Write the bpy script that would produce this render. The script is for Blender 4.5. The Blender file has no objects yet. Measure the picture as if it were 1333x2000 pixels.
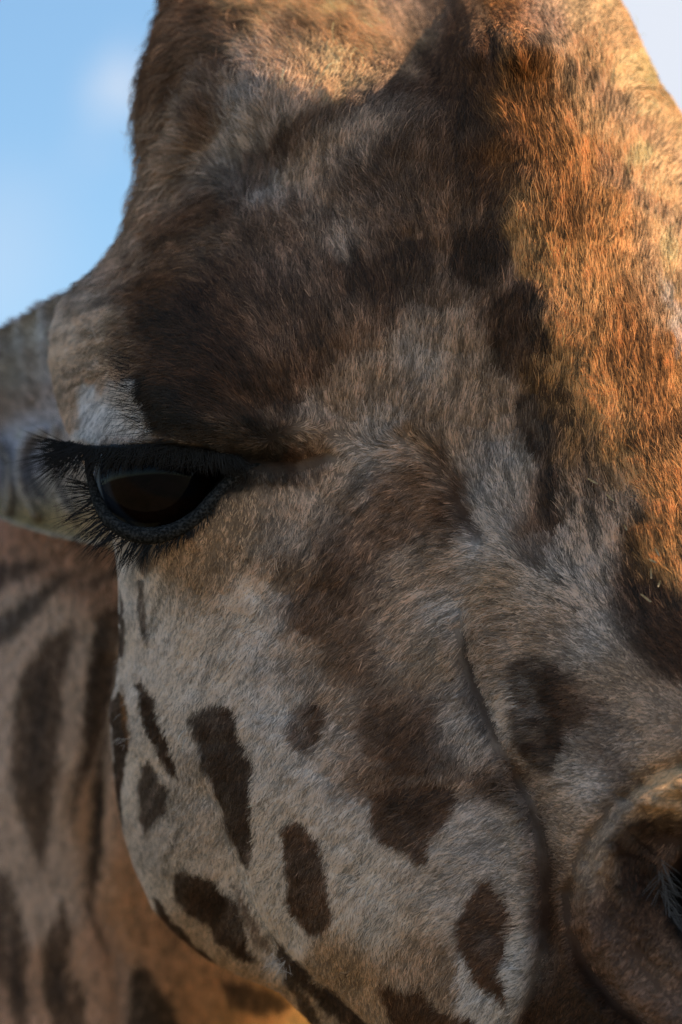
import bpy, math
import numpy as np
from mathutils import Matrix, Vector

R = np.random.default_rng(7)
# ------------------------------------------------------------------ camera
S = 0.00025                 # metres per photo pixel at the focus distance
D = 1.6                     # camera to the middle of the face
PITCH = math.radians(10.0)
CP, SP = math.cos(PITCH), math.sin(PITCH)
ROT = np.array([[1, 0, 0], [0, CP, -SP], [0, SP, CP]])   # local (x right, y away, z up) -> world
sc = bpy.context.scene
col = sc.collection


def at(u, v, h):
    """point of the head seen at photo pixel (u, v), h pixels nearer than the focus plane"""
    u, v, h = np.broadcast_arrays(np.asarray(u, float), np.asarray(v, float), np.asarray(h, float))
    k = (D - h * S) / D
    p = np.stack([(u - 666.5) * S * k, -h * S, (1000.0 - v) * S * k], -1)
    return p @ ROT.T


cam_data = bpy.data.cameras.new('camera')
cam = bpy.data.objects.new('camera', cam_data)
col.objects.link(cam)
cam.matrix_world = Matrix.LocRotScale(Vector(ROT @ np.array([0, -D, 0])), Matrix.Rotation(math.pi / 2 + PITCH, 3, 'X').to_quaternion(), Vector((1, 1, 1)))
cam_data.sensor_fit = 'VERTICAL'
cam_data.sensor_height = 24
cam_data.lens = 24 * D / (2000 * S)
cam_data.clip_start = 0.05
cam_data.clip_end = 3000
cam_data.dof.use_dof = True
cam_data.dof.focus_distance = D - 60 * S
cam_data.dof.aperture_fstop = 2.7
sc.camera = cam

# ------------------------------------------------------------------ sun and sky
SUN = np.array([0.80, 0.14, 0.58])          # towards the sun, camera frame
SUN = ROT @ (SUN / np.linalg.norm(SUN))
sun_el = math.asin(SUN[2])
sun_az = math.atan2(SUN[0], SUN[1])
sl = bpy.data.lights.new('sun', 'SUN')
sl.energy = 5.0
sl.angle = math.radians(0.5)
sl.color = (1.0, 0.81, 0.56)
so = bpy.data.objects.new('sun', sl)
col.objects.link(so)
so.rotation_euler = Vector(tuple(SUN)).to_track_quat('Z', 'Y').to_euler()

world = bpy.data.worlds.new('World')
sc.world = world
world.use_nodes = True
nt = world.node_tree
nt.nodes.clear()


class NT:
    """tiny helper for writing node trees"""
    def __init__(s, t): s.t = t
    def n(s, typ, **kw):
        x = s.t.nodes.new(typ)
        for k, v in kw.items():
            if k.startswith('i_'):
                key = k[2:]
                x.inputs[int(key) if key.isdigit() else key.replace('_', ' ')].default_value = v
            else:
                setattr(x, k, v)
        return x
    def l(s, a, b): s.t.links.new(a, b)
    def math(s, op, a, b=None, clamp=False):
        x = s.n('ShaderNodeMath', operation=op, use_clamp=clamp)
        for i, q in enumerate((a, b)):
            if q is None: continue
            if isinstance(q, (int, float)): x.inputs[i].default_value = q
            else: s.l(q, x.inputs[i])
        return x.outputs[0]
    def mixc(s, f, a, b, blend='MIX'):
        x = s.n('ShaderNodeMix', data_type='RGBA', blend_type=blend)
        for i, q in ((0, f), (6, a), (7, b)):
            if isinstance(q, (int, float)): x.inputs[i].default_value = q
            elif isinstance(q, tuple): x.inputs[i].default_value = q
            else: s.l(q, x.inputs[i])
        return x.outputs[2]
    def ramp(s, f, stops):
        x = s.n('ShaderNodeMapRange', interpolation_type='SMOOTHSTEP')
        x.inputs[1].default_value, x.inputs[2].default_value = stops
        s.l(f, x.inputs[0])
        return x.outputs[0]


w = NT(nt)
sky = w.n('ShaderNodeTexSky', sky_type='NISHITA', sun_disc=False, sun_elevation=sun_el, sun_rotation=sun_az,
          altitude=100, air_density=1.0, dust_density=0.9, ozone_density=1.2)
tc = w.n('ShaderNodeTexCoord')
nz = w.n('ShaderNodeTexNoise', i_Scale=16.0, i_Detail=7.0, i_Roughness=0.6)
w.l(tc.outputs['Generated'], nz.inputs['Vector'])


def cloud(u, v, rad, soft, wob):
    d = at(u, v, 0) - ROT @ np.array([0, -D, 0])
    d = d / np.linalg.norm(d)
    dd = w.n('ShaderNodeVectorMath', operation='DISTANCE')
    w.l(tc.outputs['Generated'], dd.inputs[0])
    dd.inputs[1].default_value = tuple(d)
    q = w.math('SUBTRACT', nz.outputs['Fac'], 0.5)
    q = w.math('MULTIPLY', q, wob)
    q = w.math('ADD', dd.outputs['Value'], q)
    return w.math('SUBTRACT', 1.0, w.ramp(q, (rad - soft, rad + soft)))


c1 = w.math('MULTIPLY', cloud(258, 160, 0.011, 0.007, 0.10), 0.75)
c2 = cloud(1400, 20, 0.050, 0.022, 0.06)
c3 = w.math('MULTIPLY', cloud(-60, 520, 0.022, 0.02, 0.05), 0.25)
nz2 = w.n('ShaderNodeTexNoise', i_Scale=3.0, i_Detail=8.0, i_Roughness=0.6)
w.l(tc.outputs['Generated'], nz2.inputs['Vector'])
far = w.math('MULTIPLY', w.ramp(nz2.outputs['Fac'], (0.50, 0.68)), 0.7)  # scattered clouds over the whole sky, thickened to add fill light
cl = w.math('MAXIMUM', w.math('MAXIMUM', c1, c2), w.math('MAXIMUM', c3, far))
skc = w.mixc(cl, w.mixc(1.0, sky.outputs[0], (0.80, 0.94, 0.94, 1), 'MULTIPLY'), (3.5, 3.7, 4.1, 1))
bg = w.n('ShaderNodeBackground', i_Strength=0.15)
w.l(skc, bg.inputs['Color'])
out = w.n('ShaderNodeOutputWorld')
w.l(bg.outputs[0], out.inputs['Surface'])

sc.view_settings.view_transform = 'Standard'
sc.view_settings.look = 'None'
sc.view_settings.exposure = 0.6
sc.view_settings.gamma = 1
sc.view_settings.use_curve_mapping = False
sc.render.engine = 'CYCLES'
sc.cycles.max_bounces = 8
sc.cycles.diffuse_bounces = 3
sc.cycles.glossy_bounces = 4
sc.cycles.transmission_bounces = 6
sc.cycles.use_denoising = True
sc.cycles.denoising_prefilter = 'FAST'
sc.cycles_curves.shape = 'RIBBONS' if hasattr(sc, 'cycles_curves') else None
sc.render.film_transparent = False

# ------------------------------------------------------------------ numpy tools
_T = R.random((256, 256))


def vnoise(x, y, seed=0):
    x = x + seed * 17.31; y = y + seed * 9.77
    xi = np.floor(x).astype(int); yi = np.floor(y).astype(int)
    fx = x - xi; fy = y - yi
    fx = fx * fx * (3 - 2 * fx); fy = fy * fy * (3 - 2 * fy)
    a = _T[xi & 255, yi & 255]; b = _T[(xi + 1) & 255, yi & 255]
    c = _T[xi & 255, (yi + 1) & 255]; d = _T[(xi + 1) & 255, (yi + 1) & 255]
    return (a * (1 - fx) + b * fx) * (1 - fy) + (c * (1 - fx) + d * fx) * fy - 0.5


def fbm(x, y, s, seed=0, o=3):
    r = 0; a = 1.0
    for k in range(o):
        r = r + a * vnoise(x / s * 2 ** k, y / s * 2 ** k, seed + k * 3)
        a *= 0.5
    return r


def poly_dist(u, v, pts, closed=True):
    """distance to the outline; negative inside when closed"""
    p = np.asarray(pts, float)
    q = np.roll(p, -1, 0) if closed else p[1:]
    p0 = p if closed else p[:-1]
    best = np.full(u.shape, 1e9); ins = np.zeros(u.shape, bool); side = np.zeros(u.shape)
    for (x0, y0), (x1, y1) in zip(p0, q):
        dx, dy = x1 - x0, y1 - y0
        t = np.clip(((u - x0) * dx + (v - y0) * dy) / (dx * dx + dy * dy + 1e-9), 0, 1)
        d = np.hypot(u - x0 - t * dx, v - y0 - t * dy)
        cr = dx * (v - y0) - dy * (u - x0)
        m = d < best
        side = np.where(m, np.sign(cr), side)
        best = np.where(m, d, best)
        if closed:
            c = ((y0 > v) != (y1 > v)) & (u < (x1 - x0) * (v - y0) / (y1 - y0 + 1e-12) + x0)
            ins ^= c
    if closed:
        return np.where(ins, -best, best)
    return best, side


def near_box(u, v, pts, m):
    p = np.asarray(pts, float)
    return (u > p[:, 0].min() - m) & (u < p[:, 0].max() + m) & (v > p[:, 1].min() - m) & (v < p[:, 1].max() + m)


def sstep(x, a, b):
    t = np.clip((x - a) / (b - a), 0, 1)
    return t * t * (3 - 2 * t)


def lin(rgb):
    c = np.asarray(rgb, float) / 255
    return np.where(c <= 0.04045, c / 12.92, ((c + 0.055) / 1.055) ** 2.4)


def catmull(pts, n):
    p = np.asarray(pts, float)
    p = np.vstack([2 * p[0] - p[1], p, 2 * p[-1] - p[-2]])
    m = len(p) - 3
    t = np.linspace(0, m - 1e-6, n); i = t.astype(int); f = (t - i)[:, None]
    a, b, c, d = p[i], p[i + 1], p[i + 2], p[i + 3]
    return 0.5 * ((2 * b) + (c - a) * f + (2 * a - 5 * b + 4 * c - d) * f ** 2 + (3 * b - a - 3 * c + d) * f ** 3)


# ------------------------------------------------------------------ shape of the head
# (u, v, h): h in pixels towards the viewer
HP = [(520, -600, -520), (900, -600, -560), (330, -300, -760), (600, -300, -780), (930, -300, -720), (1150, -300, -660),
 (450, -150, -620), (700, -150, -690), (950, -150, -660), (1100, -150, -560),
 (340, 0, -450), (440, 0, -400), (600, 0, -400), (780, 0, -430), (878, 12, -430), (868, 92, -265), (930, -20, -430), (1050, 0, -270), (1200, 0, -400),
 (300, 100, -410), (420, 100, -275), (600, 100, -250), (740, 100, -255), (930, 100, -80), (1100, 100, -110), (1230, 100, -350),
 (275, 200, -400), (350, 200, -310), (480, 200, -175), (650, 200, -130), (800, 200, -70), (950, 200, -5), (1120, 200, -80), (1290, 200, -360),
 (278, 330, -400), (360, 330, -300), (450, 320, -270), (600, 330, -130), (800, 330, -20), (975, 330, 28), (1150, 330, -60), (1380, 330, -380),
 (210, 500, -360), (300, 500, -240), (450, 500, -110), (650, 500, -30), (850, 500, 15), (1045, 500, 60), (1200, 500, -40), (1480, 500, -340),
 (98, 660, -330), (200, 650, -190), (350, 650, -30), (500, 650, 15), (700, 650, 15), (900, 650, 40), (1085, 650, 85), (1250, 650, 5), (1540, 650, -300),
 (112, 770, -310), (190, 780, -170), (215, 835, -70), (270, 835, 0), (300, 770, 10), (450, 780, 55), (600, 800, 15), (800, 800, 5), (1000, 800, 50), (1130, 800, 105), (1300, 800, 40), (1580, 800, -250),
 (150, 880, -170), (500, 930, -5), (600, 920, -20), (750, 920, -8), (900, 920, 15), (1000, 920, 50), (1175, 920, 120), (1350, 900, 75), (1620, 900, -220),
 (200, 1020, -120), (230, 1090, -190), (300, 1090, -60), (450, 1100, 0), (650, 1080, 25), (830, 1050, 10), (950, 1050, 60), (1100, 1050, 110), (1225, 1040, 152), (1450, 1050, 70), (1650, 1050, -150),
 (235, 1250, -220), (300, 1250, -130), (450, 1250, -20), (650, 1250, 40), (850, 1250, 60), (950, 1250, 105), (1150, 1250, 165), (1350, 1220, 215), (1500, 1250, 150), (1700, 1250, -60),
 (218, 1450, -300), (280, 1450, -180), (450, 1450, -20), (650, 1450, 60), (850, 1450, 105), (980, 1450, 125), (1080, 1450, 175), (1300, 1450, 260), (1500, 1450, 260), (1780, 1450, 20),
 (250, 1640, -330), (320, 1650, -200), (450, 1650, -60), (650, 1650, 60), (850, 1650, 140), (1000, 1650, 145), (1110, 1650, 190), (1200, 1650, 250), (1350, 1650, 290), (1550, 1650, 290), (1820, 1650, 80),
 (390, 1850, -300), (450, 1850, -210), (540, 1850, -120), (650, 1850, 0), (850, 1850, 120), (980, 1850, 125), (1100, 1850, 170), (1220, 1850, 270), (1400, 1850, 330), (1850, 1850, 100),
 (620, 2000, -200), (720, 2000, -60), (850, 2000, 70), (1000, 2000, 80), (1100, 2000, 160), (1300, 2000, 300), (1450, 2000, 340), (1850, 2000, 120),
 (850, 2250, -150), (1100, 2250, 80), (1400, 2250, 280), (1750, 2250, 100), (1250, 2600, 0), (1500, 2600, 0)]
HP = np.array(HP, float)


def tps_fit(P):
    x = P[:, :2] / 1000; z = P[:, 2]; n = len(P)
    r2 = ((x[:, None] - x[None]) ** 2).sum(-1)
    K = 0.5 * r2 * np.log(r2 + 1e-12) + np.eye(n) * 2e-4
    A = np.zeros((n + 3, n + 3)); A[:n, :n] = K; A[:n, n] = 1; A[:n, n + 1:] = x
    A[n, :n] = 1; A[n + 1:, :n] = x.T
    return x, np.linalg.solve(A, np.concatenate([z, [0, 0, 0]]))


_tx, _tw = tps_fit(HP)


def tps(u, v):
    out = np.empty(u.shape)
    uf, vf, of = u.ravel() / 1000, v.ravel() / 1000, out.ravel()
    for i in range(0, len(uf), 20000):
        a, b = uf[i:i + 20000], vf[i:i + 20000]
        r2 = (a[:, None] - _tx[:, 0]) ** 2 + (b[:, None] - _tx[:, 1]) ** 2
        of[i:i + 20000] = (0.5 * r2 * np.log(r2 + 1e-12)) @ _tw[:-3] + _tw[-3] + a * _tw[-2] + b * _tw[-1]
    return of.reshape(u.shape)


APERTURE = [(176, 905), (188, 960), (205, 995), (235, 1020), (275, 1034), (320, 1030), (365, 1010), (405, 975), (435, 935), (470, 905), (400, 880), (300, 872), (200, 880)]
NOSTRIL = [(1305, 1690), (1340, 1640), (1400, 1640), (1460, 1720), (1450, 1830), (1390, 1890), (1345, 1860), (1310, 1800), (1290, 1740)]
NOSE_HOLLOW = [(1195, 1660), (1225, 1610), (1280, 1585), (1380, 1590), (1480, 1650), (1500, 1800), (1440, 1900), (1360, 1900), (1290, 1840), (1220, 1760)]
# creases: (polyline, depth, width on the left of travel, width on the right of travel)
CREASES = [
 ([(800, 860), (850, 895), (885, 950), (912, 1000), (945, 1045)], 14, 16, 22),
 ([(905, 1230), (912, 1280), (935, 1345), (962, 1405), (985, 1470), (1020, 1530)], 14, 30, 18),
 ([(1015, 1520), (1045, 1570), (1062, 1640), (1074, 1740), (1066, 1850), (1045, 1930), (1025, 2010)], 38, 34, 18),
 ([(420, 1560), (455, 1660), (490, 1750), (545, 1850), (630, 1925), (730, 2010)], 30, 10, 60),
 ([(460, 890), (520, 905), (580, 905), (640, 885)], 16, 16, 16),
 ([(130, 850), (150, 800), (170, 755), (215, 725)], 14, 14, 14),
 ([(1118, 1745), (1128, 1820), (1150, 1885), (1200, 1950), (1270, 2010)], 45, 20, 20),
 ([(1225, 1560), (1260, 1535), (1333, 1520), (1400, 1530)], 16, 9, 9),
 ([(440, 190), (425, 260), (400, 330), (350, 380)], 22, 40, 40),
 ([(1128, 1720), (1155, 1640), (1215, 1560), (1280, 1512), (1333, 1495)], 24, 16, 16),
 ([(275, 1130), (283, 1180), (290, 1230)], 5, 10, 10),
 ([(1165, 1640), (1200, 1600), (1240, 1565)], 12, 12, 12),
]
RIDGES = [
 ([(912, 88), (942, 42), (985, 48), (1030, 100)], 82, 48), ([(930, 90), (945, 170), (965, 270)], 28, 55),
 ([(1140, 1800), (1150, 1720), (1190, 1640), (1250, 1565), (1333, 1530), (1420, 1540)], 46, 27),
 ([(1175, 1840), (1220, 1930), (1300, 1990), (1400, 2010)], 38, 45),
 ([(1168, 1850), (1158, 1770), (1172, 1700), (1200, 1655)], 17, 9),
 ([(1143, 1690), (1134, 1740), (1130, 1800)], 12, 8),
 ([(1210, 1590), (1260, 1565), (1333, 1572)], 14, 9),
 ([(980, 1100), (960, 1200), (985, 1330), (1020, 1440), (1060, 1540)], 10, 34),
 ([(270, 760), (380, 830), (520, 850), (600, 840)], 26, 40),
 ([(960, 900), (955, 980), (965, 1050)], 12, 26),
 ([(560, 1480), (620, 1520), (780, 1500), (900, 1480)], 5, 60),
]


def height(u, v):
    h = tps(u, v)
    for pts, a, wl, wr in CREASES:
        m = near_box(u, v, pts, 3 * max(wl, wr))
        d, s = poly_dist(u[m], v[m], pts, False)
        wd = np.where(s < 0, wl, wr)
        h[m] -= a * np.exp(-(d / wd) ** 2)
    for pts, a, wd in RIDGES:
        m = near_box(u, v, pts, 3 * wd)
        d, s = poly_dist(u[m], v[m], pts, False)
        h[m] += a * np.exp(-(d / wd) ** 2)
    d = poly_dist(u, v, NOSE_HOLLOW); h -= 60 * (1 - sstep(d, -55, 8))
    d = poly_dist(u, v, NOSTRIL); h -= 170 * (1 - sstep(d, -60, 5))
    d = poly_dist(u, v, APERTURE); h -= 230 * (1 - sstep(d, -28, 12))
    h += 5 * fbm(u, v, 26, 15, 3) * sstep(u, 1100, 1180) * sstep(v, 1520, 1600)
    h += 9 * fbm(u, v, 130, 5, 3) + 2.5 * fbm(u, v, 28, 8, 2)
    return h


LV = np.array([(-600, 520), (-450, 380), (-300, 330), (0, 332), (60, 312), (120, 290), (170, 279), (230, 275), (330, 278), (400, 262), (470, 228), (530, 183), (580, 128), (640, 102), (700, 98), (760, 108), (820, 124), (870, 145), (920, 172), (970, 192), (1020, 210), (1060, 222), (1100, 228), (1150, 232), (1250, 234), (1330, 228), (1380, 214), (1450, 218), (1550, 228), (1620, 240), (1690, 262), (1770, 297), (1820, 340), (1870, 402), (1905, 470), (1935, 545), (1990, 602), (2050, 640), (2200, 780), (2400, 1000), (2600, 1250)], float)
RV = np.array([(-600, 900), (-450, 1100), (-300, 1180), (0, 1208), (80, 1238), (150, 1270), (245, 1335), (330, 1390), (500, 1480), (700, 1560), (1000, 1640), (1500, 1800), (2000, 1850), (2400, 1750), (2600, 1500)], float)
rows = np.arange(-600, 2601, 5.0)
LV[LV[:, 0] < 540, 1] += 11
ker = np.array([1, 2, 3, 2, 1]) / 9


def smooth1(a):
    return np.convolve(np.pad(a, 2, 'edge'), ker, 'valid')


L = smooth1(np.interp(rows, LV[:, 0], LV[:, 1])); Rt = smooth1(np.interp(rows, RV[:, 0], RV[:, 1]))
NF, NB = 320, 60
t = np.linspace(0, 1, NF)
t = 0.35 * (1 - np.cos(np.pi * t)) / 2 + 0.65 * t
U = L[:, None] + (Rt - L)[:, None] * t[None]
V = np.repeat(rows[:, None], NF, 1)
H = height(U, V)
d = np.minimum(U - L[:, None], Rt[:, None] - U)
W = 55.0
q = 1 - np.clip(d, 0, W) / W
H -= 70 * (1 - np.sqrt(np.clip(1 - q ** 2, 0, 1)))
ph = np.linspace(0, np.pi, NB + 2)[1:-1]
mid = (L + Rt) / 2; hw = (Rt - L) / 2
Ub = mid[:, None] + hw[:, None] * np.cos(ph)
Hb = (H[:, -1:] * (1 + np.cos(ph)) + H[:, :1] * (1 - np.cos(ph))) / 2 - 520 * np.sin(ph) * np.clip(hw / 500, 0.3, 1)[:, None]
Vb = np.repeat(rows[:, None], NB, 1)
Ug = np.hstack([U, Ub]); Vg = np.hstack([V, Vb]); Hg = np.hstack([H, Hb])
Pg = at(Ug, Vg, Hg)


def grid_faces(nr, nc, closed=True, off=0):
    r = np.arange(nr - 1)[:, None]; c = np.arange(nc if closed else nc - 1)[None]
    c2 = (c + 1) % nc
    f = np.stack([r * nc + c, (r + 1) * nc + c, (r + 1) * nc + c2, r * nc + c2], -1).reshape(-1, 4)
    return f + off


def grid_normals(P, wrap=False):
    du = np.gradient(P, axis=1)
    dv = np.gradient(P, axis=0)
    n = np.cross(dv, du)
    n /= np.linalg.norm(n, axis=-1, keepdims=True) + 1e-12
    return n


# ------------------------------------------------------------------ coat colours, with sunlight and shade painted in where noted
CREAM = (0.74, 0.65, 0.60); GREY = (0.52, 0.445, 0.405); TAN = (0.43, 0.312, 0.240); SAND = (0.44, 0.305, 0.21)
MID = (0.215, 0.126, 0.083); DARK = (0.041, 0.018, 0.010); BROWN = (0.104, 0.049, 0.027); UMBER = (0.085, 0.040, 0.021); RUST = (0.275, 0.125, 0.043)
ORANGE = (0.58, 0.305, 0.115); GOLD = (0.84, 0.55, 0.29); BLACK = (0.007, 0.006, 0.006); WHITE = (0.72, 0.69, 0.70); PINK = (0.20, 0.118, 0.085)  # ORANGE and GOLD brightened to carry sunlight on the lit side
BASE = [
 (320, 40, MID), (400, 40, MID), (500, 30, GOLD), (650, 20, GOLD), (800, 20, SAND), (868, 62, BROWN), (835, 105, BROWN), (790, 140, MID), (700, 80, GOLD), (780, 80, GOLD), (815, 45, TAN), (560, 110, SAND), (600, 150, GOLD), (480, 140, TAN),  # browns beside the bump paint its shadow; GOLD brightens the sunlit forehead
 (350, 130, MID), (300, 240, TAN), (350, 280, TAN), (400, 240, TAN), (300, 380, TAN), (500, 240, GREY), (560, 220, TAN), (470, 350, GREY), (420, 440, MID), (600, 330, TAN),
 (700, 300, TAN), (650, 420, TAN), (780, 330, MID), (720, 400, MID), (820, 430, MID), (240, 480, TAN), (180, 570, GREY), (330, 460, MID), (430, 480, MID), (560, 480, MID),
 (150, 660, CREAM), (190, 650, SAND), (170, 730, TAN), (120, 700, CREAM), (200, 560, MID), (300, 600, BROWN), (420, 620, BROWN), (550, 600, MID), (600, 700, MID), (480, 560, MID),
 (680, 640, MID), (760, 620, MID), (850, 620, TAN), (830, 560, MID), (750, 750, TAN), (820, 720, GREY), (900, 700, TAN), (650, 820, TAN), (720, 870, GREY), (860, 830, TAN), (960, 820, TAN),
 (920, 900, TAN), (980, 950, GREY), (960, 1040, GREY), (650, 950, TAN), (780, 950, MID), (850, 1000, MID), (560, 1000, TAN), (470, 1020, SAND), (420, 1120, SAND), (360, 1130, SAND), (560, 1100, TAN),
 (700, 1020, MID), (620, 1180, MID), (700, 1130, MID), (780, 1150, TAN), (850, 1120, TAN), (880, 1200, GREY), (1000, 1150, SAND), (970, 1250, TAN), (800, 1260, TAN), (860, 1280, SAND), (700, 1280, MID),
 (500, 1180, CREAM), (400, 1230, CREAM), (330, 1180, CREAM), (300, 1300, CREAM), (250, 1160, CREAM), (450, 1320, CREAM), (550, 1300, GREY), (600, 1300, TAN), (560, 1380, CREAM), (660, 1460, GREY), (670, 1370, TAN), (540, 1440, CREAM), (600, 1520, CREAM), (700, 1480, MID), (760, 1400, MID),
 (850, 1370, MID), (820, 1450, BROWN), (900, 1380, GREY), (930, 1440, GREY), (880, 1490, TAN), (960, 1520, MID), (960, 1600, GREY), (700, 1640, CREAM), (900, 1650, GREY), (1020, 1620, GREY), (980, 1750, GREY), (1010, 1880, WHITE), (860, 1740, GREY),
 (750, 1800, CREAM), (680, 1900, SAND), (800, 1870, TAN), (700, 1960, SAND), (540, 1700, CREAM), (520, 1800, CREAM), (400, 1500, GREY), (380, 1620, GREY), (300, 1650, GREY), (260, 1500, CREAM), (360, 1800, SAND), (450, 1880, SAND), (300, 1740, CREAM), (330, 1420, CREAM),
 (1010, 1370, CREAM), (1040, 1480, TAN), (985, 1300, TAN), (1060, 1130, GREY), (1140, 1150, GREY), (1100, 1200, TAN), (1180, 1250, GREY), (1150, 1060, TAN), (1180, 1000, TAN), (1230, 1180, BROWN), (1300, 1250, BROWN), (1200, 1320, TAN), (1120, 1380, BROWN),
 (1250, 1400, TAN), (1300, 1460, TAN), (1180, 1450, GREY), (1100, 1560, TAN), (1150, 1520, GREY), (1220, 1510, MID), (1100, 1640, TAN), (1110, 1720, MID), (1100, 1820, BROWN), (1120, 1900, BROWN), (1180, 1980, DARK), (1100, 1970, BROWN),
 (1170, 1700, TAN), (1150, 1780, PINK), (1170, 1850, PINK), (1240, 1940, PINK), (1320, 1960, PINK), (1290, 1560, SAND), (1320, 1530, GOLD), (1230, 1590, TAN), (1240, 1680, DARK), (1230, 1780, BROWN), (1270, 1830, BROWN), (1300, 1880, MID), (1330, 1700, DARK),
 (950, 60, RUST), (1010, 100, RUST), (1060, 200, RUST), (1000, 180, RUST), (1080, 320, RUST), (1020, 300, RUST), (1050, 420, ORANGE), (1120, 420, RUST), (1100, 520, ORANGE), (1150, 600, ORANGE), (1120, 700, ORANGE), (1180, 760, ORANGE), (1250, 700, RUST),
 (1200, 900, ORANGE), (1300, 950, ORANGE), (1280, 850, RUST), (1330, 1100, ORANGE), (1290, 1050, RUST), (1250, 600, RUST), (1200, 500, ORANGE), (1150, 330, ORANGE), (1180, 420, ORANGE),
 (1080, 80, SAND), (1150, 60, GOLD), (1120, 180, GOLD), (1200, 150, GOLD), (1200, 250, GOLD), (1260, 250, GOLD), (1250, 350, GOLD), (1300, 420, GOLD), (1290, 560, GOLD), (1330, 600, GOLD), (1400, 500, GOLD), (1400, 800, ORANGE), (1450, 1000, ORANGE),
 (1050, 1000, MID), (1000, 640, MID), (950, 380, BROWN), (900, 150, BROWN), (860, 300, MID), (900, 450, MID), (940, 560, MID), (600, -200, GOLD), (1000, -200, GOLD), (1500, 1500, MID), (1500, 2000, MID), (1100, 2300, MID)]
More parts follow.
